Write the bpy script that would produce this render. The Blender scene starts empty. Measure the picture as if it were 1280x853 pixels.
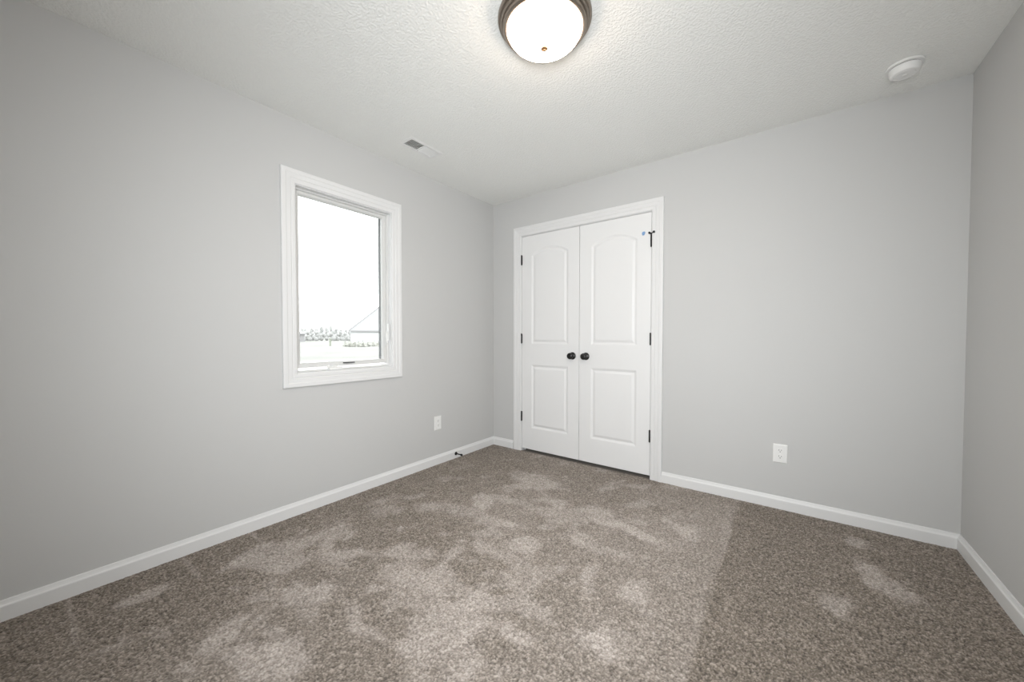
import bpy, bmesh, math, random
import numpy as np
from mathutils import Matrix, Vector

random.seed(7)
rng = np.random.default_rng(11)
SC = bpy.context.scene
COL = SC.collection
PI = math.pi

# ------------------------------------------------------------------ camera
F_PX, PPX, PPY = 462.62, 641.93, 431.86
CAM = Vector((2.4451, -2.9160, 1.1066))
YAW, PITCH, ROLL = 0.6435, -0.0232, 0.0003
cam_data = bpy.data.cameras.new('camera')
cam_data.sensor_width = 36.0
cam_data.lens = F_PX / 1280 * 36.0
cam_data.shift_x = -(PPX - 640) / 1280
cam_data.shift_y = (PPY - 426.5) / 1280
cam_data.clip_start = 0.02
cam_data.clip_end = 2000
cam = bpy.data.objects.new('camera', cam_data)
COL.objects.link(cam)
fw = Vector((-math.sin(YAW) * math.cos(PITCH), math.cos(YAW) * math.cos(PITCH), math.sin(PITCH)))
rt = Vector((math.cos(YAW), math.sin(YAW), 0))
up = rt.cross(fw)
r2 = math.cos(ROLL) * rt + math.sin(ROLL) * up
u2 = -math.sin(ROLL) * rt + math.cos(ROLL) * up
m = Matrix((r2, u2, -fw)).transposed().to_4x4()
m.translation = CAM
cam.matrix_world = m
SC.camera = cam

# ------------------------------------------------------------------ sky, lights, exposure
SKY_STRENGTH = 5.6
LAMP_STRENGTH = 28.0
LAMP_COLOUR = (1.0, 0.80, 0.62)
BOUNCE_W = 20.0
FILL_W = 258.0
world = bpy.data.worlds.new('overcast_sky')
SC.world = world
world.use_nodes = True
wn = world.node_tree
wn.nodes['Background'].inputs[0].default_value = (0.95, 0.98, 1.0, 1)
wn.nodes['Background'].inputs[1].default_value = SKY_STRENGTH

def area_light(name, loc, target, size, sizey, power, colour, portal=False):
    d = bpy.data.lights.new(name, 'AREA')
    d.shape = 'RECTANGLE'; d.size = size; d.size_y = sizey
    d.energy = power; d.color = colour
    o = bpy.data.objects.new(name, d); COL.objects.link(o)
    o.location = loc
    o.rotation_euler = (Vector(target) - Vector(loc)).to_track_quat('-Z', 'Y').to_euler()
    d.cycles.is_portal = portal
    return o

# daylight enters by the window; two unseen lights added behind the camera stand in for a flash
area_light('window_daylight_portal', (-0.17, -1.55, 1.47), (1, -1.55, 1.47), 0.70, 1.18, 1.0, (1, 1, 1), True)
area_light('bounce_fill', (2.55, -3.05, 2.38), (2.2, -2.4, 0.6), 0.8, 0.6, BOUNCE_W, (0.95, 0.99, 1.0))  # added area light in place of a bounce off the ceiling
fd = bpy.data.lights.new('added_fill_spot', 'SPOT')  # added fill spot behind the camera, brightens the walls and ceiling
fd.energy = FILL_W; fd.spot_size = math.radians(122); fd.spot_blend = 1.0; fd.shadow_soft_size = 0.28; fd.color = (0.95, 0.98, 1.0)
fo = bpy.data.objects.new('added_fill_spot', fd); COL.objects.link(fo)
fo.location = (2.52, -3.12, 1.28)
fo.rotation_euler = (Vector((0.74, -0.44, 1.20)) - fo.location).to_track_quat('-Z', 'Y').to_euler()

vs = SC.view_settings
SC.display_settings.display_device = 'sRGB'
vs.view_transform = 'Standard'
vs.look = 'None'
vs.exposure = 0.0
vs.gamma = 1.0
vs.use_curve_mapping = False
SC.cycles.use_denoising = True
SC.cycles.max_bounces = 10
SC.cycles.diffuse_bounces = 7
SC.cycles.transparent_max_bounces = 12
SC.cycles.sample_clamp_indirect = 6.0

# ------------------------------------------------------------------ materials
def mat(name, colour, rough=0.5, metal=0.0, spec=0.5, bump=None, noise=None):
    """bump=(scale, distance, detail, strength); noise=(scale, amount) varies the value a little"""
    mt = bpy.data.materials.new(name); mt.use_nodes = True
    nt = mt.node_tree; b = nt.nodes['Principled BSDF']
    b.inputs['Base Color'].default_value = (*colour, 1)
    b.inputs['Roughness'].default_value = rough
    b.inputs['Metallic'].default_value = metal
    b.inputs['Specular IOR Level'].default_value = spec
    tc = nt.nodes.new('ShaderNodeTexCoord')
    if noise:
        n = nt.nodes.new('ShaderNodeTexNoise'); n.inputs['Scale'].default_value = noise[0]
        n.inputs['Detail'].default_value = 4
        r = nt.nodes.new('ShaderNodeValToRGB')
        a = noise[1]
        r.color_ramp.elements[0].position = 0.3; r.color_ramp.elements[1].position = 0.7
        r.color_ramp.elements[0].color = (*[max(0, c * (1 - a)) for c in colour], 1)
        r.color_ramp.elements[1].color = (*[min(1, c * (1 + a)) for c in colour], 1)
        nt.links.new(tc.outputs['Object'], n.inputs['Vector'])
        nt.links.new(n.outputs['Fac'], r.inputs['Fac'])
        nt.links.new(r.outputs['Color'], b.inputs['Base Color'])
    if bump:
        n = nt.nodes.new('ShaderNodeTexNoise'); n.inputs['Scale'].default_value = bump[0]
        n.inputs['Detail'].default_value = bump[2]
        bp = nt.nodes.new('ShaderNodeBump'); bp.inputs['Distance'].default_value = bump[1]
        bp.inputs['Strength'].default_value = bump[3]
        nt.links.new(tc.outputs['Object'], n.inputs['Vector'])
        nt.links.new(n.outputs['Fac'], bp.inputs['Height'])
        nt.links.new(bp.outputs['Normal'], b.inputs['Normal'])
    return mt

M_WALL = mat('wall_paint', (0.560, 0.560, 0.556), 0.75, spec=0.25, bump=(140, 0.0006, 2, 0.25))
M_WHITE = mat('white_trim_paint', (0.735, 0.735, 0.735), 0.42, spec=0.4, bump=(60, 0.0003, 2, 0.15))
M_DOOR = mat('white_door_paint', (0.775, 0.775, 0.775), 0.45, spec=0.4, bump=(90, 0.0003, 3, 0.2))
M_VINYL = mat('white_vinyl', (0.66, 0.66, 0.65), 0.35, spec=0.4)
M_PLASTIC = mat('white_plastic', (0.82, 0.82, 0.81), 0.35, spec=0.45)
M_BLACK = mat('black_metal', (0.018, 0.017, 0.017), 0.38, metal=0.4, spec=0.5)
M_KNOB = mat('oil_rubbed_black', (0.022, 0.021, 0.021), 0.30, metal=0.5, spec=0.6)
M_RUBBER = mat('black_rubber', (0.02, 0.02, 0.02), 0.7)
M_SLOT = mat('dark_slot', (0.06, 0.06, 0.06), 0.7)
M_NICKEL = mat('brushed_bronze_nickel', (0.30, 0.255, 0.215), 0.33, metal=0.9)
M_BRASS = mat('satin_brass', (0.34, 0.21, 0.11), 0.5, metal=0.5)
M_CLAD = mat('grey_exterior_cladding', (0.105, 0.105, 0.105), 0.8, spec=0.2)
M_BLUE = mat('blue_tape', (0.20, 0.34, 0.58), 0.6)
M_DUCT = mat('duct_interior', (0.62, 0.62, 0.60), 0.7)
M_OUTSLOT = mat('outlet_slot', (0.20, 0.20, 0.20), 0.6)
M_STEEL = mat('steel_screw', (0.62, 0.62, 0.60), 0.35, metal=0.8)

def ceiling_material():
    mt = bpy.data.materials.new('orange_peel_ceiling'); mt.use_nodes = True
    nt = mt.node_tree; b = nt.nodes['Principled BSDF']
    b.inputs['Base Color'].default_value = (0.86, 0.865, 0.845, 1)
    b.inputs['Roughness'].default_value = 0.9
    b.inputs['Specular IOR Level'].default_value = 0.15
    tc = nt.nodes.new('ShaderNodeTexCoord')
    n = nt.nodes.new('ShaderNodeTexNoise'); n.inputs['Scale'].default_value = 95
    n.inputs['Detail'].default_value = 3; n.inputs['Roughness'].default_value = 0.45
    r = nt.nodes.new('ShaderNodeValToRGB')
    r.color_ramp.elements[0].position = 0.40; r.color_ramp.elements[1].position = 0.62
    bp = nt.nodes.new('ShaderNodeBump'); bp.inputs['Distance'].default_value = 0.0024
    bp.inputs['Strength'].default_value = 0.55
    nt.links.new(tc.outputs['Object'], n.inputs['Vector'])
    nt.links.new(n.outputs['Fac'], r.inputs['Fac'])
    nt.links.new(r.outputs['Color'], bp.inputs['Height'])
    nt.links.new(bp.outputs['Normal'], b.inputs['Normal'])
    return mt
M_CEIL = ceiling_material()

def carpet_material():
    mt = bpy.data.materials.new('heathered_shaded_carpet'); mt.use_nodes = True
    nt = mt.node_tree; b = nt.nodes['Principled BSDF']
    b.inputs['Roughness'].default_value = 1.0
    b.inputs['Specular IOR Level'].default_value = 0.05
    b.inputs['Sheen Weight'].default_value = 0.12
    b.inputs['Sheen Roughness'].default_value = 0.6
    nap = nt.nodes.new('ShaderNodeAttribute'); nap.attribute_name = 'nap'
    yarn = nt.nodes.new('ShaderNodeAttribute'); yarn.attribute_name = 'yarn'
    r1 = nt.nodes.new('ShaderNodeValToRGB'); r2_ = nt.nodes.new('ShaderNodeValToRGB')
    for r, lo, mid, hi in ((r1, (0.070, 0.058, 0.048), (0.195, 0.165, 0.136), (0.40, 0.345, 0.30)),
                           (r2_, (0.260, 0.225, 0.200), (0.46, 0.41, 0.375), (0.64, 0.585, 0.545))):
        e = r.color_ramp.elements
        e[0].position = 0.08; e[0].color = (*lo, 1)
        e[1].position = 0.92; e[1].color = (*hi, 1)
        k = e.new(0.5); k.color = (*mid, 1)
        nt.links.new(yarn.outputs['Fac'], r.inputs['Fac'])
    mx = nt.nodes.new('ShaderNodeMix'); mx.data_type = 'RGBA'
    nt.links.new(nap.outputs['Fac'], mx.inputs[0])
    nt.links.new(r1.outputs['Color'], mx.inputs[6])
    nt.links.new(r2_.outputs['Color'], mx.inputs[7])
    nt.links.new(mx.outputs[2], b.inputs['Base Color'])
    return mt
M_CARPET = carpet_material()

def glass_material():
    mt = bpy.data.materials.new('window_glass'); mt.use_nodes = True
    nt = mt.node_tree; nt.nodes.clear()
    out = nt.nodes.new('ShaderNodeOutputMaterial')
    t = nt.nodes.new('ShaderNodeBsdfTransparent'); t.inputs[0].default_value = (0.97, 0.985, 0.98, 1)
    g = nt.nodes.new('ShaderNodeBsdfGlossy'); g.inputs['Roughness'].default_value = 0.02
    fr = nt.nodes.new('ShaderNodeFresnel'); fr.inputs[0].default_value = 1.45
    mx = nt.nodes.new('ShaderNodeMixShader')
    nt.links.new(fr.outputs[0], mx.inputs[0]); nt.links.new(t.outputs[0], mx.inputs[1])
    nt.links.new(g.outputs[0], mx.inputs[2]); nt.links.new(mx.outputs[0], out.inputs[0])
    return mt
M_GLASS = glass_material()

def lamp_glass_material():
    mt = mat('lit_frosted_glass', (0.9, 0.88, 0.84), 0.4)
    b = mt.node_tree.nodes['Principled BSDF']
    b.inputs['Emission Color'].default_value = (*LAMP_COLOUR, 1)
    b.inputs['Emission Strength'].default_value = LAMP_STRENGTH
    return mt
M_LAMPGLASS = lamp_glass_material()

# ------------------------------------------------------------------ helpers
def link(name, bm, material, parent=None, smooth=False, bevel=0.0):
    bmesh.ops.recalc_face_normals(bm, faces=bm.faces)
    me = bpy.data.meshes.new(name)
    bm.to_mesh(me); bm.free()
    me.materials.append(material)
    o = bpy.data.objects.new(name, me); COL.objects.link(o)
    if smooth:
        for p in me.polygons: p.use_smooth = True
        try: me.set_sharp_from_angle(angle=math.radians(38))
        except Exception: pass
    if bevel:
        md = o.modifiers.new('bevel', 'BEVEL'); md.width = bevel; md.segments = 2
        md.limit_method = 'ANGLE'; md.angle_limit = math.radians(35)
    if parent: o.parent = parent
    return o

def struct(o, label=None):
    o['kind'] = 'structure'
    if label: o['label'] = label; o['category'] = label_cat(o.name)
    return o

def label_cat(n):
    return n.split('_')[0]

def thing(name, loc, label, cat, group=None, rotz=0.0):
    o = bpy.data.objects.new(name, None); COL.objects.link(o)
    o.empty_display_size = 0.05
    o.location = loc; o.rotation_euler = (0, 0, rotz)
    o['label'] = label; o['category'] = cat
    if group: o['group'] = group
    return o

def box(bm, x0, x1, y0, y1, z0, z1, M=None):
    vs_ = [(x, y, z) for x in (x0, x1) for y in (y0, y1) for z in (z0, z1)]
    if M: vs_ = [M(*v) for v in vs_]
    v = [bm.verts.new(q) for q in vs_]
    for f in ((0, 1, 3, 2), (4, 6, 7, 5), (0, 4, 5, 1), (2, 3, 7, 6), (0, 2, 6, 4), (1, 5, 7, 3)):
        bm.faces.new([v[i] for i in f])

def lathe(bm, prof, seg=48, axis='Z', at=(0, 0, 0), flip=1):
    """prof = [(radius, height)...]; axis Z up, 'X' along +x, 'Y' along -y"""
    rows = []
    for r, h in prof:
        row = []
        n = 1 if r < 1e-6 else seg
        for i in range(n):
            a = 2 * PI * i / seg
            c, s = r * math.cos(a), r * math.sin(a)
            if axis == 'Z': q = (c, s, h)
            elif axis == 'X': q = (h, c, s)
            else: q = (c, -h, s)
            row.append(bm.verts.new((q[0] + at[0], q[1] + at[1], q[2] + at[2])))
        rows.append(row)
    for a, b in zip(rows, rows[1:]):
        if len(a) == 1 and len(b) == 1: continue
        for i in range(seg):
            j = (i + 1) % seg
            if len(a) == 1: bm.faces.new((a[0], b[i], b[j]))
            elif len(b) == 1: bm.faces.new((a[i], a[j], b[0]))
            else: bm.faces.new((a[i], a[j], b[j], b[i]))

def tube(bm, pts, rad, seg=10):
    pts = [Vector(p) for p in pts]
    rads = rad if isinstance(rad, (list, tuple)) else [rad] * len(pts)
    rows = []
    for i, p in enumerate(pts):
        d = (pts[min(i + 1, len(pts) - 1)] - pts[max(i - 1, 0)]).normalized()
        a = d.orthogonal().normalized()
        b = d.cross(a)
        if rows:
            a = (pa - d * pa.dot(d)).normalized(); b = d.cross(a)
        pa = a
        rows.append([bm.verts.new(p + rads[i] * (math.cos(2 * PI * k / seg) * a + math.sin(2 * PI * k / seg) * b)) for k in range(seg)])
    for A, B in zip(rows, rows[1:]):
        for k in range(seg):
            j = (k + 1) % seg
            bm.faces.new((A[k], A[j], B[j], B[k]))
    bm.faces.new(rows[0]); bm.faces.new(rows[-1])

def left_map(u, v, w): return (w, u, v)           # u=y, v=z, w=out of the wall (+x)
def back_map(u, v, w): return (u, -w, v)          # u=x, v=z, w=out of the wall (-y)

def slab(bm, us, vs_, w0, w1, hole, M):
    """a wall slab made of a cell grid; hole(i, j) says which cells are open"""
    nu, nv = len(us) - 1, len(vs_) - 1
    solid = lambda i, j: 0 <= i < nu and 0 <= j < nv and not hole(i, j)
    cache = {}
    def V(u, v, w):
        k = (u, v, w)
        if k not in cache: cache[k] = bm.verts.new(M(us[u], vs_[v], (w0, w1)[w]))
        return cache[k]
    for i in range(nu):
        for j in range(nv):
            if not solid(i, j): continue
            for w in (0, 1):
                bm.faces.new((V(i, j, w), V(i + 1, j, w), V(i + 1, j + 1, w), V(i, j + 1, w)))
            for (di, dj, a, b) in ((-1, 0, (i, j), (i, j + 1)), (1, 0, (i + 1, j), (i + 1, j + 1)),
                                   (0, -1, (i, j), (i + 1, j)), (0, 1, (i, j + 1), (i + 1, j + 1))):
                if not solid(i + di, j + dj):
                    bm.faces.new((V(*a, 0), V(*b, 0), V(*b, 1), V(*a, 1)))

def ring_frame(bm, u0, u1, v0, v1, prof, M):
    """mitred picture frame: prof = [(offset outwards, height)...]"""
    rows = []
    for o, t in prof:
        rows.append([bm.verts.new(M(*q, t)) for q in ((u0 - o, v0 - o), (u1 + o, v0 - o), (u1 + o, v1 + o), (u0 - o, v1 + o))])
    rows.append(rows[0])
    for a, b in zip(rows, rows[1:]):
        for k in range(4):
            j = (k + 1) % 4
            bm.faces.new((a[k], a[j], b[j], b[k]))

def u_frame(bm, u0, u1, vb, v1, prof, M):
    rows = []
    for o, t in prof:
        rows.append([bm.verts.new(M(*q, t)) for q in ((u0 - o, vb), (u0 - o, v1 + o), (u1 + o, v1 + o), (u1 + o, vb))])
    for a, b in zip(rows, rows[1:] + rows[:1]):
        for k in range(3):
            bm.faces.new((a[k], a[k + 1], b[k + 1], b[k]))
    bm.faces.new([r[0] for r in rows]); bm.faces.new([r[3] for r in rows])

def extrude_profile(bm, prof, fa, fb):
    """prof=[(t, z)]; fa(t, z) and fb(t, z) give the two end positions"""
    A = [bm.verts.new(fa(t, z)) for t, z in prof]; B = [bm.verts.new(fb(t, z)) for t, z in prof]
    n = len(prof)
    for i in range(n):
        j = (i + 1) % n
        bm.faces.new((A[i], A[j], B[j], B[i]))
    bm.faces.new(A); bm.faces.new(B)

# ------------------------------------------------------------------ room shell
W, H, YN = 3.1643, 2.44, -3.5
WT = 0.16
HB, BT = 0.0797, 0.014
DX0, DX1, DZ = 0.263, 1.6708, 2.1565            # outer edge of the closet casing
OX0, OX1, OZ = 0.3586, 1.5807, 2.0664           # closet opening
WY0, WY1, WZ0, WZ1 = -1.9738, -1.1247, 0.7928, 2.1334
IY0, IY1, IZ0, IZ1 = -1.8905, -1.2075, 0.8762, 2.0440

# --- floor: cut pile carpet, tufts modelled as a fine relief
def blur(a, r):
    k = np.exp(-0.5 * (np.arange(-int(3 * r) - 1, int(3 * r) + 2) / r) ** 2); k /= k.sum()
    pad = len(k) // 2
    for ax in (0, 1):
        p = [(0, 0), (0, 0)]; p[ax] = (pad, pad)
        b = np.pad(a, p, mode='reflect')
        a = np.apply_along_axis(lambda q: np.convolve(q, k, 'valid'), ax, b)
    return a

def value_noise(X, Y, cell, seed):
    g = np.random.default_rng(seed)
    gx = int(4.2 / cell) + 3; gy = int(4.2 / cell) + 3
    t = g.random((gx, gy))
    u = (X + 0.3) / cell; v = (Y + 3.8) / cell
    i = np.floor(u).astype(int); j = np.floor(v).astype(int)
    fu = u - i; fv = v - j
    fu = fu * fu * (3 - 2 * fu); fv = fv * fv * (3 - 2 * fv)
    i = np.clip(i, 0, gx - 2); j = np.clip(j, 0, gy - 2)
    return (t[i, j] * (1 - fu) * (1 - fv) + t[i + 1, j] * fu * (1 - fv) + t[i, j + 1] * (1 - fu) * fv + t[i + 1, j + 1] * fu * fv)

def fbm(X, Y, cell, seed, octs=4):
    s = 0; a = 1; tot = 0
    for o in range(octs):
        s = s + a * value_noise(X, Y, cell / 2 ** o, seed + o); tot += a; a *= 0.55
    return s / tot

def build_floor():
    step = 0.0036
    nx = int(W / step); ny = int(-YN / step)
    xs = np.linspace(0, W, nx + 1); ys = np.linspace(YN, 0.0, ny + 1)
    X, Y = np.meshgrid(xs, ys, indexing='ij')
    h = rng.random(X.shape)
    tuft = blur(h, 0.55); tuft = (tuft - tuft.mean()) / tuft.std()
    yarn = 0.55 * tuft + 0.75 * (lambda q: (q - q.mean()) / q.std())(blur(rng.random(X.shape), 0.42))  # random flecks plus shade between the tufts, painted by tuft height
    clump = fbm(X, Y, 0.05, 40, 3); clump = (clump - clump.mean()) / clump.std()
    yarn = np.clip(0.5 + 0.24 * yarn + 0.012 * clump, 0, 1)
    # nap: pile leaning the other way where it was trodden, brushed or vacuumed
    wx = X + 0.16 * (fbm(X, Y, 0.22, 3) - 0.5); wy = Y + 0.16 * (fbm(X, Y, 0.22, 9) - 0.5)
    ragged = fbm(X, Y, 0.09, 21, 4)
    field = np.zeros_like(X)
    marks = [  # x, y, radius x, radius y, turn, strength
        (2.757, -.22, .06, .07, 0, .7), (2.79, -.60, .075, .14, .2, .95), (2.61, -.93, .045, .10, -.2, .65), (2.45, -1.24, .06, .03, .5, .5),
        (.80, -.53, .10, .10, .6, .7), (1.04, -.57, .15, .06, .1, .6), (.83, -1.04, .09, .10, .7, .65), (1.45, -.77, .15, .10, .7, .5),
        (1.74, -.85, .16, .05, -.3, .6), (1.30, -1.0, .08, .07, 0, .5), (1.27, -1.36, .17, .06, .6, .55), (1.575, -1.38, .05, .05, 0, .55),
        (1.74, -1.34, .04, .12, .3, .6), (1.94, -1.32, .06, .10, .2, .55), (1.90, -1.66, .06, .07, 0, .5),
        (.264, -2.61, .05, .06, 0, .8), (.282, -2.25, .06, .08, .5, .9), (.46, -2.17, .09, .07, .4, .9), (.32, -2.06, .06, .10, .3, .7),
        (.40, -1.86, .09, .09, .5, .75), (.65, -1.91, .16, .06, .7, .6), (.26, -1.52, .10, .06, .6, .6), (.89, -1.74, .09, .05, .4, .7),
        (1.01, -1.88, .12, .07, .5, .75), (1.13, -2.15, .11, .05, .3, .6), (1.40, -1.90, .13, .09, .5, .75), (1.37, -2.07, .09, .10, .3, .7),
        (1.0, -2.43, .12, .07, .5, .8), (.76, -2.48, .05, .09, .2, .7), (.82, -2.19, .14, .06, .5, .6), (1.44, -1.81, .07, .08, 0, .5),
        (1.05, -1.6, .05, .17, .5, .45), (1.65, -1.81, .06, .06, 0, .55), (.9, -.72, .16, .07, .2, .5), (.79, -1.27, .10, .08, .6, .5),
        (1.95, -.64, .10, .10, .4, .4), (1.2, -.80, .10, .06, .4, .5), (.55, -1.35, .12, .06, .6, .5), (1.6, -1.1, .12, .05, -.4, .5),
        (1.15, -1.2, .10, .05, .8, .45), (.7, -1.6, .12, .05, .7, .55), (1.62, -2.05, .10, .08, .5, .5), (1.2, -1.78, .10, .06, .5, .6)]
    for (cx, cy, rx, ry, t, s) in marks:
        dx = wx - cx; dy = wy - cy
        a = dx * math.cos(t) + dy * math.sin(t); b = -dx * math.sin(t) + dy * math.cos(t)
        field += 1.25 * s * np.exp(-0.5 * ((a / (rx * .85)) ** 2 + (b / (ry * .85)) ** 2))
    wisp = fbm(X + 0.5 * Y, Y, 0.14, 21, 5); fine = fbm(X, Y - 0.4 * X, 0.05, 88, 3)
    field = np.minimum(field, 1.15)
    q = np.clip((field * 1.10 - 0.27 + 1.15 * (wisp - 0.5) * np.clip(field * 6, 0, 1) + 0.35 * (fine - 0.5)) / 0.55, 0, 1)
    nap = 0.52 * q * q * (3 - 2 * q) * (0.75 + 0.5 * fine)
    scuff = fbm(X - 0.3 * Y, Y, 0.15, 131, 5)
    zone = np.clip((X - 0.12) / .25, 0, 1) * np.clip((2.12 - X) / .3, 0, 1)
    nap = np.maximum(nap, 0.36 * zone * np.clip((scuff - 0.55) / 0.12, 0, 1) * (0.7 + 0.6 * fine))
    # the trodden middle reads lighter overall, a vacuum pass on the right lies darker
    mid = np.clip((X - 0.45) / 0.7, 0, 1) * np.clip((2.19 + 0.012 * np.sin(Y * 7) - X) / 0.02, 0, 1)
    big = fbm(X, Y, 0.55, 61, 4)
    nap = nap + mid * np.clip(0.15 + 0.45 * (big - 0.5), 0.04, 0.4) + 0.10 * np.clip((X - 0.1) / .4, 0, 1) * np.clip((big - 0.4) * 2, 0, 1) * (X < 2.19)
    edge = np.exp(-((X - 2.175 - 0.006 * np.sin(Y * 5)) / 0.03) ** 2) * (X < 2.195); nap = nap + 0.10 * edge
    for lx in (2.34, 2.45, 2.57, 2.70):
        nap = nap - 0.17 * np.exp(-((X - lx - 0.01 * np.sin(Y * 3 + lx * 9)) / 0.007) ** 2) * (Y > -1.6) * (0.5 + ragged)
    for ly, x1, s in ((-2.815, .47, .40), (-2.445, .33, .38), (-2.153, .24, .42), (-1.83, .2, .2), (-.60, .22, .35)):
        nap = nap + s * np.exp(-((Y - ly) / 0.011) ** 2) * np.clip((x1 - X) / 0.06, 0, 1) * (0.3 + ragged)
    nap = np.clip(nap, 0, 1)
    calm = np.clip(np.minimum(np.minimum(X, W - X), -Y) / 0.045, 0.35, 1)
    Z = calm * 0.0020 * np.clip(tuft, -2.2, 2.2) + 0.002 * (fbm(X, Y, 0.3, 77, 2) - 0.5) - 0.002 * blur(nap, 3)
    jx = (rng.random(X.shape) - 0.5) * step * 0.7; jy = (rng.random(X.shape) - 0.5) * step * 0.7
    jx[0] = jx[-1] = 0; jy[:, 0] = jy[:, -1] = 0
    co = np.stack([X + jx, Y + jy, Z], -1).reshape(-1, 3)
    base = len(co)
    idx = np.arange(base).reshape(X.shape)
    quads = np.stack([idx[:-1, :-1], idx[1:, :-1], idx[1:, 1:], idx[:-1, 1:]], -1).reshape(-1, 4)
    # flat continuation under the closet doors and the backing under everything
    extra = np.array([[-.16, 0, -.004], [W + .16, 0, -.004], [W + .16, .95, -.004], [-.16, .95, -.004],
                      [-.16, YN - .1, -.05], [W + .16, YN - .1, -.05], [W + .16, .95, -.05], [-.16, .95, -.05]])
    co = np.concatenate([co, extra]); e = base
    quads = np.concatenate([quads, [[e, e + 1, e + 2, e + 3], [e + 7, e + 6, e + 5, e + 4]]])
    me = bpy.data.meshes.new('floor')
    me.vertices.add(len(co)); me.vertices.foreach_set('co', co.astype(np.float32).ravel())
    n = len(quads)
    me.loops.add(n * 4); me.loops.foreach_set('vertex_index', quads.astype(np.int32).ravel())
    me.polygons.add(n); me.polygons.foreach_set('loop_start', np.arange(0, n * 4, 4, dtype=np.int32))
    me.polygons.foreach_set('use_smooth', np.ones(n, dtype=bool))
    me.update(calc_edges=True)
    for nm, arr in (('nap', nap), ('yarn', yarn)):
        at = me.attributes.new(nm, 'FLOAT', 'POINT')
        at.data.foreach_set('value', np.concatenate([arr.ravel(), np.full(8, 0.4 if nm == 'yarn' else 0.0)]).astype(np.float32))
    me.materials.append(M_CARPET)
    o = bpy.data.objects.new('floor', me); COL.objects.link(o)
    return struct(o)
build_floor()

# --- ceiling with a hole for the air register
VX0, VX1, VY0, VY1 = 0.281, 0.383, -1.308, -1.060      # register opening
bm = bmesh.new()
slab(bm, [-WT, VX0, VX1, W + WT], [YN - .12, VY0, VY1, 0.95], 0, 0.10, lambda i, j: i == 1 and j == 1, lambda u, v, w: (u, v, H + w))
struct(link('ceiling', bm, M_CEIL))

# --- walls
bm = bmesh.new()
JO = 0.016                                              # room left for the jamb
slab(bm, [YN - .12, IY0 - .012, IY1 + .012, 0.12], [-.05, IZ0 - .012, IZ1 + .012, H], -WT, 0, lambda i, j: i == 1 and j == 1, left_map)
struct(link('wall_left', bm, M_WALL))
bm = bmesh.new()
slab(bm, [0, OX0 - .012, OX1 + .012, W + WT], [-.05, OZ + .012, H], -.12, 0, lambda i, j: i == 1 and j == 0, back_map)
struct(link('wall_back', bm, M_WALL))
bm = bmesh.new(); box(bm, W, W + WT, YN - .12, 0, -.05, H)
struct(link('wall_right', bm, M_WALL))
bm = bmesh.new(); box(bm, 0, W, YN - .12, YN, -.05, H)
struct(link('wall_near', bm, M_WALL))
bm = bmesh.new()                                        # closet shell behind the doors
box(bm, 0.08, 1.86, 0.80, 0.90, -.05, H); box(bm, -.02, 0.08, 0.12, 0.90, -.05, H); box(bm, 1.86, 1.96, 0.12, 0.90, -.05, H)
struct(link('wall_closet', bm, M_WALL))

# --- baseboards
BP = [(0, -.012), (BT, -.012), (BT, .0560), (BT - .0012, .0600), (BT - .0045, .0640), (BT - .0068, .0705), (.0058, .0765), (.0045, HB), (0, HB)]
bm = bmesh.new(); extrude_profile(bm, BP, lambda t, z: (t, YN, z), lambda t, z: (t, -t, z))
struct(link('baseboard_left', bm, M_WHITE))
bm = bmesh.new(); extrude_profile(bm, BP, lambda t, z: (t, -t, z), lambda t, z: (DX0, -t, z))
struct(link('baseboard_back', bm, M_WHITE))
bm = bmesh.new(); extrude_profile(bm, BP, lambda t, z: (DX1, -t, z), lambda t, z: (W - t, -t, z))
struct(link('baseboard_back', bm, M_WHITE))
bm = bmesh.new(); extrude_profile(bm, BP, lambda t, z: (W - t, -t, z), lambda t, z: (W - t, YN, z))
struct(link('baseboard_right', bm, M_WHITE))
bm = bmesh.new(); extrude_profile(bm, BP, lambda t, z: (t, YN + t, z), lambda t, z: (W - t, YN + t, z))
struct(link('baseboard_near', bm, M_WHITE))

# --- colonial casing profile, scaled to its width
def casing(wd):
    k = wd / 0.083
    return [(0, 0), (0, .0085), (.004 * k, .0110), (.0075 * k, .0118), (.022 * k, .0125), (.0245 * k, .0108), (.0275 * k, .0112), (.031 * k, .0138),
            (.052 * k, .0150), (.056 * k, .0165), (.059 * k, .0182), (.076 * k, .0185), (.0805 * k, .0178), (.083 * k, .0155), (.083 * k, 0)]

# --- closet opening: casing, jamb, two doors
bm = bmesh.new(); u_frame(bm, OX0 - .004, OX1 + .004, -.010, OZ + .004, casing(DZ - OZ - .004), back_map)
struct(link('trim_1', bm, M_WHITE))
bm = bmesh.new()                                        # jamb lining
u_frame(bm, OX0, OX1, -.010, OZ, [(0, 0.0005), (0.0118, 0.0005), (0.0118, -.119), (0, -.119), (0, -.055), (-.010, -.055), (-.010, -.048), (0, -.048)], back_map)
struct(link('trim_2', bm, M_WHITE))

def inset_outline(x0, x1, z0, zs, rise, d, n=24):
    """panel outline inset by d, running: bottom left -> bottom right -> up -> arch right to left; rise 0 = square top"""
    a0, a1, b0 = x0 + d, x1 - d, z0 + d
    if rise <= 0:
        top = [(a1 + (a0 - a1) * i / n, zs - d) for i in range(n + 1)]
    else:
        hw = (x1 - x0) / 2; R = (hw * hw + rise * rise) / (2 * rise); cz = zs + rise - R; cx = (x0 + x1) / 2
        top = []
        for i in range(n + 1):
            x = a1 + (a0 - a1) * i / n
            top.append((x, cz + math.sqrt(max((R - d) ** 2 - (x - cx) ** 2, 1e-9))))
    return [(a0, b0), (a1, b0)] + top

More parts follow.
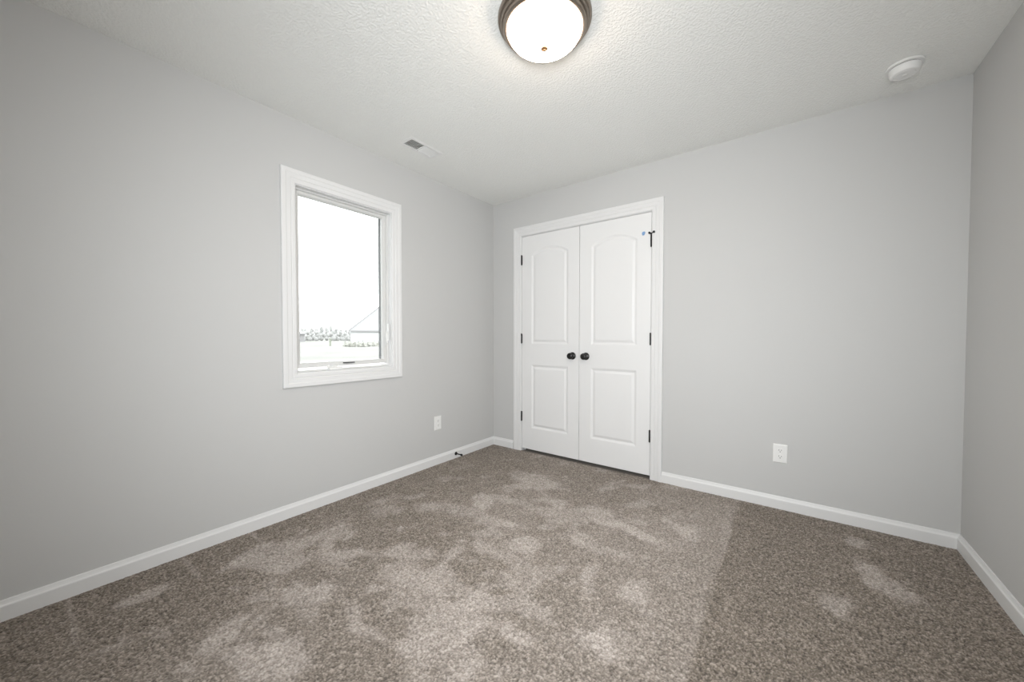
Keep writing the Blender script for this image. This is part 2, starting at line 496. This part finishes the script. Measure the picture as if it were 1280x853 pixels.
PANEL_PROF = [(0, 0), (.005, -.0010), (.011, -.0038), (.016, -.0065), (.020, -.0076), (.023, -.0076), (.028, -.0064), (.035, -.0034), (.041, -.0012), (.045, -.0008)]

def closet_door(name, x0, x1, hinge_side):
    z0, z1 = 0.026, OZ - .003
    w0 = -.0025                                          # front face just behind the casing line
    th = 0.035
    cx = (x0 + x1) / 2; px0, px1 = cx - .1975, cx + .1975
    lo = (px0, px1, 0.231, 0.842, 0.0); hi = (px0, px1, 1.036, 1.876, 0.066)
    bm = bmesh.new()
    V = lambda x, z, w=0: bm.verts.new(back_map(x, z, w0 + w))
    n = 24
    def quad(a, b, c, d): bm.faces.new((V(*a), V(*b), V(*c), V(*d)))
    # stiles and rails
    for a, b in ((x0, px0), (px1, x1)):
        bm.faces.new((V(a, z0), V(b, z0), V(b, z1), V(a, z1)))
    quad((px0, z0), (px1, z0), (px1, lo[2]), (px0, lo[2]))
    quad((px0, lo[3]), (px1, lo[3]), (px1, hi[2]), (px0, hi[2]))
    arch = inset_outline(*hi, 0, n)[2:]
    for (xa, za), (xb, zb) in zip(arch, arch[1:]):
        quad((xa, za), (xb, zb), (xb, z1), (xa, z1))
    for pan in (lo, hi):
        rows = [[V(x, z, t) for x, z in inset_outline(*pan, d, n)] for d, t in PANEL_PROF]
        for A, B in zip(rows, rows[1:]):
            for k in range(len(A)):
                j = (k + 1) % len(A)
                bm.faces.new((A[k], A[j], B[j], B[k]))
        bm.faces.new(rows[-1])
    # edges and back
    c = [(x0, z0), (x1, z0), (x1, z1), (x0, z1)]
    for k in range(4):
        j = (k + 1) % 4
        bm.faces.new((V(*c[k]), V(*c[j]), V(*c[j], -th), V(*c[k], -th)))
    bm.faces.new([V(*q, -th) for q in c])
    bmesh.ops.remove_doubles(bm, verts=bm.verts, dist=1e-5)
    o = link(name, bm, M_DOOR)
    struct(o)
    # knob: rosette, neck and a flattened ball
    kx = x1 - .062 if hinge_side < 0 else x0 + .062
    bm = bmesh.new()
    fy = -w0
    lathe(bm, [(0, 0), (.0315, 0), (.0325, .002), (.0315, .005), (.027, .008), (.016, .010), (.0115, .013), (.0105, .020), (.0115, .026),
               (.017, .030), (.0235, .036), (.0272, .043), (.0282, .049), (.0268, .056), (.022, .061), (.013, .0642), (0, .0655)], 40, 'Y', (kx, fy, .938))
    link('knob', bm, M_KNOB, o, smooth=True)
    hx = x0 - .0015 if hinge_side < 0 else x1 + .0015
    for hz in (1.842, 1.089, .337):
        bm = bmesh.new()
        hy = -.0085
        h = .045
        lathe(bm, [(0, -h - .004), (.003, -h - .004), (.0045, -h - .001), (.0062, -h), (.0062, -h * .35), (.0058, -h * .34), (.0062, -h * .33),
                   (.0062, h * .33), (.0058, h * .34), (.0062, h * .35), (.0062, h), (.0045, h + .001), (.003, h + .004), (0, h + .004)], 16, 'Z', (hx, hy, hz))
        s = 1 if hinge_side < 0 else -1
        box(bm, min(hx, hx + s * .004), max(hx, hx + s * .004), hy, -w0 + .030, hz - h, hz + h)
        link('hinge', bm, M_BLACK, o, smooth=True)
    return o
XC = 0.9705
closet_door('door_1', OX0 + .003, XC - .0022, -1)
closet_door('door_2', XC + .0022, OX1 - .003, 1)

# --- window: casing, jamb, sash, pane, crank, lock
win = bpy.data.objects.new('window_1', None); COL.objects.link(win)
win.location = (0, (IY0 + IY1) / 2, IZ0); win.empty_display_size = .1
struct(win)
def wmap(u, v, w): return (w, u - (IY0 + IY1) / 2, v - IZ0)
bm = bmesh.new(); ring_frame(bm, IY0, IY1, IZ0, IZ1, casing(WY1 - IY1), wmap); link('casing', bm, M_WHITE, win)
JY0, JY1, JZ0, JZ1 = IY0 + .005, IY1 - .005, IZ0 + .005, IZ1 - .005
bm = bmesh.new(); ring_frame(bm, JY0, JY1, JZ0, JZ1, [(0, 0.0005), (.016, .0005), (.016, -.155), (0, -.155)], wmap); link('jamb', bm, M_WHITE, win)
# fixed frame stop, stepped
bm = bmesh.new(); ring_frame(bm, JY0 + .011, JY1 - .011, JZ0 + .011, JZ1 - .011,
                             [(0, -.040), (.004, -.036), (.0105, -.036), (.0105, -.120), (0, -.120)], wmap); link('window_frame', bm, M_VINYL, win)
SY0, SY1, SZ0, SZ1 = -1.843, -1.2485, 0.9370, 2.0050      # glass sight line
bm = bmesh.new(); ring_frame(bm, SY0, SY1, SZ0, SZ1, [(0, -.075), (0, -.066), (.005, -.058), (.008, -.0545), (.026, -.0530), (.0285, -.056), (.0285, -.090), (0, -.090)], wmap)
sash = link('sash', bm, M_VINYL, win)
for ya, yb in ((SY0 - .020, SY0 + .001), (SY1 - .003, SY1 + .020)):
    bm = bmesh.new(); box(bm, ya, yb, SZ0 - .004, SZ1 + .004, -.106, -.0815, wmap)
    link('exterior_cladding', bm, M_CLAD, sash)
bm = bmesh.new(); box(bm, SY0 - .006, SY1 + .006, SZ0 - .006, SZ1 + .006, -.0800, -.0760, wmap); link('glass_pane', bm, M_GLASS, sash)
# crank operator on the sill: cover, folding handle, knob
bm = bmesh.new()
yc = -1.635
box(bm, yc - .046, yc + .046, JZ0 + .0005, JZ0 + .020, -.052, -.012, wmap)
crank = link('crank_operator', bm, M_PLASTIC, win, bevel=.006)
bm = bmesh.new()
tube(bm, [wmap(yc + .015, JZ0 + .022, -.030), wmap(yc - .02, JZ0 + .027, -.022), wmap(yc - .052, JZ0 + .024, -.018)], [.006, .005, .0045], 10)
lathe(bm, [(0, 0), (.008, 0), (.009, .004), (.009, .014), (.006, .018), (0, .018)], 16, 'Z', wmap(yc - .052, JZ0 + .018, -.018))
link('crank_handle', bm, M_PLASTIC, crank, smooth=True)
bm = bmesh.new(); box(bm, -1.568, -1.487, JZ0 + .0400, JZ0 + .0470, -.0520, -.0400, wmap)
link('operator_arm', bm, M_SLOT, win)
# lock lever on the far jamb
bm = bmesh.new()
box(bm, JY1 - .0165, JY1 - .0105, 1.075, 1.205, -.034, -.014, wmap)
lock = link('sash_lock', bm, M_PLASTIC, win, bevel=.002)
bm = bmesh.new()
tube(bm, [wmap(JY1 - .018, 1.150, -.024), wmap(JY1 - .027, 1.120, -.020), wmap(JY1 - .030, 1.080, -.015), wmap(JY1 - .026, 1.060, -.013)], [.006, .006, .005, .0045], 8)
link('lock_lever', bm, M_PLASTIC, lock, smooth=True)

# ------------------------------------------------------------------ ceiling light
LX, LY = 1.6015, -1.5768
lamp = thing('ceiling_light', (LX, LY, H), 'lit round flush mount ceiling light with bronze rim and white glass bowl', 'ceiling light')
bm = bmesh.new()
lathe(bm, [(0, -.001), (.1880, -.001), (.1925, -.003), (.1945, -.008), (.1945, -.017), (.1925, -.0215), (.1885, -.0230), (.1850, -.0225), (.1838, -.0255),
           (.1845, -.0300), (.1830, -.0355), (.1795, -.0380), (.1755, -.0375), (.1740, -.0405), (.1742, -.0455), (.1722, -.0510), (.1675, -.0550), (.1625, -.0562),
           (.1580, -.0550), (.1560, -.0500), (.1560, -.0100), (0, -.0100)], 96)
link('rim', bm, M_NICKEL, lamp, smooth=True)
bm = bmesh.new()
R0, D0, Zt = .1545, .075, -.050
lathe(bm, [(R0 - .002, -.020), (R0, -.034)] + [(R0 * math.cos(a), Zt - D0 * math.sin(a)) for a in [PI / 2 * i / 20 for i in range(20)]] + [(0, Zt - D0)], 72)
link('glass_bowl', bm, M_LAMPGLASS, lamp, smooth=True)
bm = bmesh.new()
zb = Zt - D0
lathe(bm, [(0, zb + .0015), (.0125, zb + .0005), (.0145, zb - .0020), (.0140, zb - .0050), (.0115, zb - .0062), (.0050, zb - .0068), (.0062, zb - .0095), (.0050, zb - .0125), (0, zb - .0135)], 32)
link('finial', bm, M_BRASS, lamp, smooth=True)

# ------------------------------------------------------------------ smoke detector
sd = thing('smoke_detector', (2.872, -.288, H), 'round white smoke detector on the ceiling near the right corner', 'smoke detector')
bm = bmesh.new()
lathe(bm, [(0, -.0005), (.066, -.0005), (.0685, -.003), (.0690, -.010), (.0670, -.0125), (.0620, -.0130), (0, -.0130)], 64)
link('base_plate', bm, M_PLASTIC, sd, smooth=True)
bm = bmesh.new()
lathe(bm, [(0, -.0125), (.0555, -.0125), (.0560, -.0150), (0, -.0150)], 64); link('vent_groove', bm, M_SLOT, sd, smooth=True)
bm = bmesh.new()
lathe(bm, [(0, -.0148), (.0565, -.0148), (.0580, -.0165), (.0575, -.0210), (.0550, -.0400), (.0525, -.0455), (.0480, -.0485), (.0400, -.0492), (.0385, -.0480), (.0370, -.0494), (0, -.0500)], 64)
link('cover', bm, M_PLASTIC, sd, smooth=True)
bm = bmesh.new()
lathe(bm, [(0, -.0485), (.010, -.0485), (.010, -.0510), (.0085, -.0518), (0, -.0520)], 32)
link('test_button', bm, M_PLASTIC, sd, smooth=True)

# ------------------------------------------------------------------ air register
vc = ((VX0 + VX1) / 2, (VY0 + VY1) / 2)
reg = thing('air_register', (vc[0], vc[1], H), 'white two way air register in the ceiling above the window', 'air vent')
rmap = lambda u, v, w: (u - vc[0], v - vc[1], -w)
bm = bmesh.new(); ring_frame(bm, VX0 + .003, VX1 - .003, VY0 + .003, VY1 - .003, [(0, -.006), (0, .0022), (.004, .0030), (.019, .0024), (.0235, .0005), (.0235, .0002), (.002, .0002), (.002, -.006)], rmap)
link('faceplate', bm, M_PLASTIC, reg)
bm = bmesh.new()
for i in range(1): box(bm, VX0 + .003, VX1 - .003, -1.1925, -1.1880, -.005, .002, rmap)
link('divider', bm, M_PLASTIC, reg)
for k in range(18):
    y = VY0 + .008 + k * (VY1 - VY0 - .016) / 17
    if abs(y + 1.190) < .005: continue
    s = -1 if y < -1.19 else 1
    bm = bmesh.new()
    dy, dz = .0075 * s, .012
    q = [rmap(u, y + b, w) for u in (VX0 + .003, VX1 - .003) for (b, w) in ((dy, .003), (dy + .0012, .003), (-dy + .0012, -dz), (-dy, -dz))]
    v = [bm.verts.new(p) for p in q]
    for f in ((0, 1, 2, 3), (7, 6, 5, 4), (0, 4, 5, 1), (1, 5, 6, 2), (2, 6, 7, 3), (3, 7, 4, 0)): bm.faces.new([v[i] for i in f])
    link('louver', bm, M_PLASTIC, reg)
bm = bmesh.new()
ring_frame(bm, VX0 + .0005, VX1 - .0005, VY0 + .0005, VY1 - .0005, [(0, -.002), (-.001, -.002), (-.001, -.030), (0, -.030)], rmap)
box(bm, VX0 + .001, VX1 - .001, VY0 + .001, VY1 - .001, -.031, -.028, rmap)
link('duct_boot', bm, M_DUCT, reg)

# ------------------------------------------------------------------ outlets
def outlet(loc, label, M):
    o = thing('electrical_outlet', loc, label, 'outlet', 'white duplex outlets low on the walls')
    bm = bmesh.new(); hw, hh = .0375, .0590
    def ring(a, b, w): return [bm.verts.new(M(*q, w)) for q in ((-a, -b), (a, -b), (a, b), (-a, b))]
    rows = [ring(hw, hh, 0), ring(hw, hh, .0022), ring(hw - .0015, hh - .0015, .0048), ring(hw - .005, hh - .005, .0062)]
    for A, B in zip(rows, rows[1:]):
        for k in range(4): bm.faces.new((A[k], A[(k + 1) % 4], B[(k + 1) % 4], B[k]))
    bm.faces.new(rows[-1]); bm.faces.new(rows[0])
    link('cover_plate', bm, M_PLASTIC, o)
    for cz in (.0197, -.0197):
        bm = bmesh.new()
        pts = []
        for i in range(32):                               # round face with flattened top and bottom
            a = 2 * PI * i / 32
            pts.append((.0172 * math.cos(a), cz + max(-.0142, min(.0142, .0172 * math.sin(a)))))
        A = [bm.verts.new(M(x, z, .0060)) for x, z in pts]; B = [bm.verts.new(M(x, z, .0080)) for x, z in pts]
        for k in range(32): bm.faces.new((A[k], A[(k + 1) % 32], B[(k + 1) % 32], B[k]))
        bm.faces.new(B); bm.faces.new(A)
        rc = link('receptacle', bm, M_PLASTIC, o)
        for (sx, sz, w_, h_) in ((-.0063, .0035, .0013, .0045), (.0063, .0035, .0013, .0037), (0, -.0075, .0026, .0026)):
            bm = bmesh.new(); box(bm, sx - w_, sx + w_, cz + sz - h_, cz + sz + h_, .0074, .0083, M)
            link('slot', bm, M_OUTSLOT, rc)
    bm = bmesh.new(); q = []
    A = [bm.verts.new(M(.0032 * math.cos(2 * PI * i / 14), .0032 * math.sin(2 * PI * i / 14), .0058)) for i in range(14)]
    B = [bm.verts.new(M(.0028 * math.cos(2 * PI * i / 14), .0028 * math.sin(2 * PI * i / 14), .0071)) for i in range(14)]
    for k in range(14): bm.faces.new((A[k], A[(k + 1) % 14], B[(k + 1) % 14], B[k]))
    bm.faces.new(B); bm.faces.new(A)
    link('screw', bm, M_PLASTIC, o)
    return o
outlet((0, -.754, .358), 'white duplex outlet on the left wall below and right of the window', left_map)
outlet((2.399, 0, .357), 'white duplex outlet on the back wall right of the closet doors', back_map)

# ------------------------------------------------------------------ door stop on the left baseboard
ds = thing('door_stop', (BT, -.551, .042), 'small black rod door stop on the left baseboard near the corner', 'door stop')
bm = bmesh.new(); lathe(bm, [(0, 0), (.0150, 0), (.0158, .003), (.0140, .007), (.0085, .010), (.005, .011), (0, .011)], 24, 'X'); link('mounting_base', bm, M_BLACK, ds, smooth=True)
bm = bmesh.new(); lathe(bm, [(0, .010), (.0055, .010), (.0048, .020), (.0048, .064), (.0055, .066), (0, .066)], 16, 'X'); link('rod', bm, M_BLACK, ds, smooth=True)
bm = bmesh.new(); lathe(bm, [(0, .065), (.0088, .065), (.0095, .069), (.0092, .077), (.0075, .081), (0, .082)], 20, 'X'); link('rubber_tip', bm, M_RUBBER, ds, smooth=True)

# ------------------------------------------------------------------ hinge pin stop and the bit of blue tape by it
hx, hy, hz = OX1 - .0015, -.0085, 1.896
hs = thing('hinge_pin_stop', (hx, hy, hz), 'black hinge pin door stop on the top hinge of the right closet door', 'door stop')
bm = bmesh.new()
lathe(bm, [(.0066, -.004), (.0095, -.004), (.0100, 0), (.0095, .004), (.0066, .004), (.0066, -.004)], 20)
tube(bm, [(-.003, -.006, .001), (-.005, -.013, .001), (-.007, -.019, .001)], .0034, 10)
tube(bm, [(.004, -.007, .001), (.011, -.012, .003), (.020, -.014, .005)], .0028, 10)
link('bracket', bm, M_BLACK, hs, smooth=True)
for q, d in (((-.0075, -.022, .001), 'Y'), ((.0235, -.0145, .006), 'X')):
    bm = bmesh.new(); lathe(bm, [(0, -.007), (.0075, -.007), (.0085, -.004), (.0085, .004), (.0065, .007), (0, .007)], 20, d, q)
    link('bumper', bm, M_RUBBER, hs, smooth=True)

bt = bmesh.new()
pts = [(.0125 * math.cos(a) * (1 + .12 * math.sin(3 * a)) + .002 * math.sin(a), .0165 * math.sin(a) * (1 + .1 * math.cos(2 * a))) for a in [2 * PI * i / 28 for i in range(28)]]
A = [bt.verts.new((x, .0000, z)) for x, z in pts]; B = [bt.verts.new((x * .94, -.0016, z * .94)) for x, z in pts]
for k in range(28): bt.faces.new((A[k], A[(k + 1) % 28], B[(k + 1) % 28], B[k]))
bt.faces.new(A); bt.faces.new(B)
o = link('tape_dot', bt, M_BLUE)
o.location = (1.517, .0022, 1.908)
o['label'] = 'tiny blue dot of tape near the top of the right closet door'; o['category'] = 'tape'

# ------------------------------------------------------------------ outdoors, seen through the window
GZ = -0.40
M_FIELD = mat('dry_grass_field', (0.190, 0.186, 0.172), 0.95, spec=0.1, noise=(0.16, 0.16))
M_SIDING = mat('pale_siding', (0.42, 0.42, 0.42), 0.8)
M_ROOF = mat('weathered_roof', (0.212, 0.206, 0.206), 0.8, noise=(2.0, 0.08))
M_FASCIA = mat('grey_fascia', (0.235, 0.226, 0.228), 0.7)
M_BARK = mat('grey_bark', (0.105, 0.102, 0.097), 0.9)
M_TWIG = mat('hazy_twigs', (0.275, 0.270, 0.263), 0.95, noise=(.8, 0.06))
M_SHRUB = mat('olive_shrub', (0.315, 0.31, 0.28), 0.9, noise=(3, 0.2))
M_POST = mat('green_metal_box', (0.20, 0.21, 0.17), 0.7)

bm = bmesh.new()
g0 = [(-.4, -60), (-.4, 90), (-420, 420), (-420, -60)]
n = 40
gv = [[None] * (n + 1) for _ in range(n + 1)]
for i in range(n + 1):
    for j in range(n + 1):
        x = -.4 - 419.6 * (i / n) ** 2; y = -60 + (150 + 330 * (i / n) ** 2) * j / n
        z = GZ + (.10 * math.sin(x * .11 + y * .07) * math.cos(y * .13) if i > 8 else 0)
        gv[i][j] = bm.verts.new((x, y, z))
for i in range(n):
    for j in range(n): bm.faces.new((gv[i][j], gv[i + 1][j], gv[i + 1][j + 1], gv[i][j + 1]))
struct(link('ground', bm, M_FIELD, smooth=True))

def outward(px, dist):
    """ground point seen through image column px at a given distance"""
    d = fw + r2 * ((px - PPX) / F_PX)
    q = Vector((d.x, d.y)).normalized() * dist
    return (CAM.x + q.x, CAM.y + q.y), math.atan2(q.y, q.x) - PI / 2

def house(px, dist, half, depth, eave, ridge, hip, label, siding):
    (x, y), a = outward(px, dist)
    h = thing('house', (x, y, GZ - .1), label, 'house', None, a)
    bm = bmesh.new(); box(bm, -half + .4, half - .4, .4, depth - .4, 0, eave); link('wall', bm, siding, h)
    bm = bmesh.new()
    e = [bm.verts.new(q) for q in ((-half, 0, eave), (half, 0, eave), (half, depth, eave), (-half, depth, eave), (-half + hip, depth / 2, ridge), (half - hip, depth / 2, ridge))]
    for f in ((0, 1, 5, 4), (2, 3, 4, 5), (0, 4, 3), (1, 2, 5), (0, 3, 2, 1)): bm.faces.new([e[i] for i in f])
    rf = link('roof', bm, M_ROOF, h)
    bm = bmesh.new(); box(bm, -half - .06, half + .06, -.10, -.01, eave - .28, eave + .03)
    tube(bm, [(-half, 0, eave + .05), (-half + hip, depth / 2, ridge + .05)], .16, 6)
    link('fascia', bm, M_FASCIA, rf)
    return h
house(490, 100, 10.2, 14.0, 3.15, 10.2, 7.6, 'pale house with a tall hipped roof seen through the right of the window', M_SIDING)
house(360, 125, 4.6, 7.0, 2.55, 3.2, 1.0, 'low pale building at the left edge of the window view', M_FASCIA)

def tree(px, dist, ht, seed, spread):
    (x, y), a = outward(px, dist)
    r = random.Random(seed)
    t = thing('distant_tree', (x, y, GZ - .08), 'faint hazy tree in the pale row beyond the field outside the window', 'tree', 'trees beyond the field', a)
    bm = bmesh.new(); tube(bm, [(0, 0, 0), (r.uniform(-.1, .1), 0, ht * .35), (r.uniform(-.2, .2), 0, ht * .7)], [.16, .12, .06], 6)
    link('trunk', bm, M_BARK, t)
    bm = bmesh.new()
    for k in range(11):                                   # hazy crown
        el = (k + .5) / 11; an = r.uniform(0, 2 * PI)
        R = spread * .62 * math.sin(PI * min(1, .25 + .75 * el)) ** .7 * r.uniform(.3, 1.0)
        c = Vector((math.cos(an) * R, math.sin(an) * R * .6, ht * (.12 + .70 * el)))
        mx = Matrix.Translation(c) @ Matrix.Diagonal((1, 1, 1.15, 1))
        bmesh.ops.create_icosphere(bm, subdivisions=3, radius=r.uniform(.62, .95) * (1.1 - .45 * el), matrix=mx)
    for v in bm.verts: v.co += Vector((r.uniform(-.05, .05), r.uniform(-.05, .05), r.uniform(-.05, .05)))
    for k in range(14):
        an = r.uniform(0, 2 * PI); z0 = ht * r.uniform(.5, .8); L = spread * r.uniform(.3, .7)
        tube(bm, [(0, 0, z0 * .6), (math.cos(an) * L * .6, math.sin(an) * L * .6, z0), (math.cos(an) * L, math.sin(an) * L, ht * r.uniform(.9, 1.08))], [.09, .07, .05], 5)
    link('crown', bm, M_TWIG, t, smooth=True)
for i, (px, ht) in enumerate(((379, 4.9), (384.5, 4.6), (390, 5.6), (396, 5.0), (402, 5.9), (408, 5.7), (414, 6.2), (420, 5.2), (426, 5.0), (432, 4.4), (437, 4.0))):
    tree(px, 150 + 9 * (i % 3), ht, 100 + i, 1.35)

(x, y), a = outward(412.8, 70)
t = thing('utility_pedestal', (x, y, GZ - .05), 'small dark green post standing alone in the pale field outside', 'post', None, a)
bm = bmesh.new(); box(bm, -.15, .15, -.15, .15, 0, 1.15); link('body', bm, M_POST, t, bevel=.02)
bm = bmesh.new(); box(bm, -.19, .19, -.19, .19, 1.15, 1.30); link('cap', bm, M_POST, t, bevel=.03)

def shrub(px, dist, r0, h0, seed):
    (x, y), a = outward(px, dist)
    r = random.Random(seed)
    t = thing('low_shrub', (x, y, GZ - .06), 'low olive shrub in the row before the pale house outside', 'shrub', 'shrubs before the house', a)
    bm = bmesh.new()
    for k in range(70):
        an = r.uniform(0, 2 * PI); el = r.uniform(.15, 1.5); R = r0 * r.uniform(.6, 1.0)
        c = Vector((math.cos(an) * math.cos(el) * R, math.sin(an) * math.cos(el) * R, h0 * math.sin(el) * r.uniform(.5, .95)))
        s = r.uniform(.10, .2)
        mx = Matrix.Translation(c) @ Matrix.Rotation(r.uniform(0, 6), 4, Vector((r.random(), r.random(), r.random() + .1)))
        bmesh.ops.create_icosphere(bm, subdivisions=1, radius=s, matrix=mx @ Matrix.Diagonal((1.2, .8, .5, 1)))
    link('foliage', bm, M_SHRUB, t)
    bm = bmesh.new()
    for k in range(5): tube(bm, [(0, 0, 0), (r.uniform(-.25, .25), r.uniform(-.2, .2), h0 * r.uniform(1.0, 1.5))], [.02, .012], 5)
    link('stems', bm, M_BARK, t)
for i, (px, ds_) in enumerate(((432, 64), (437.5, 62), (443, 61), (449, 60), (455, 60), (461, 60.5), (467, 62), (472.5, 64))):
    shrub(px, ds_, .31, .85 if i not in (0, 7) else .7, 300 + i)
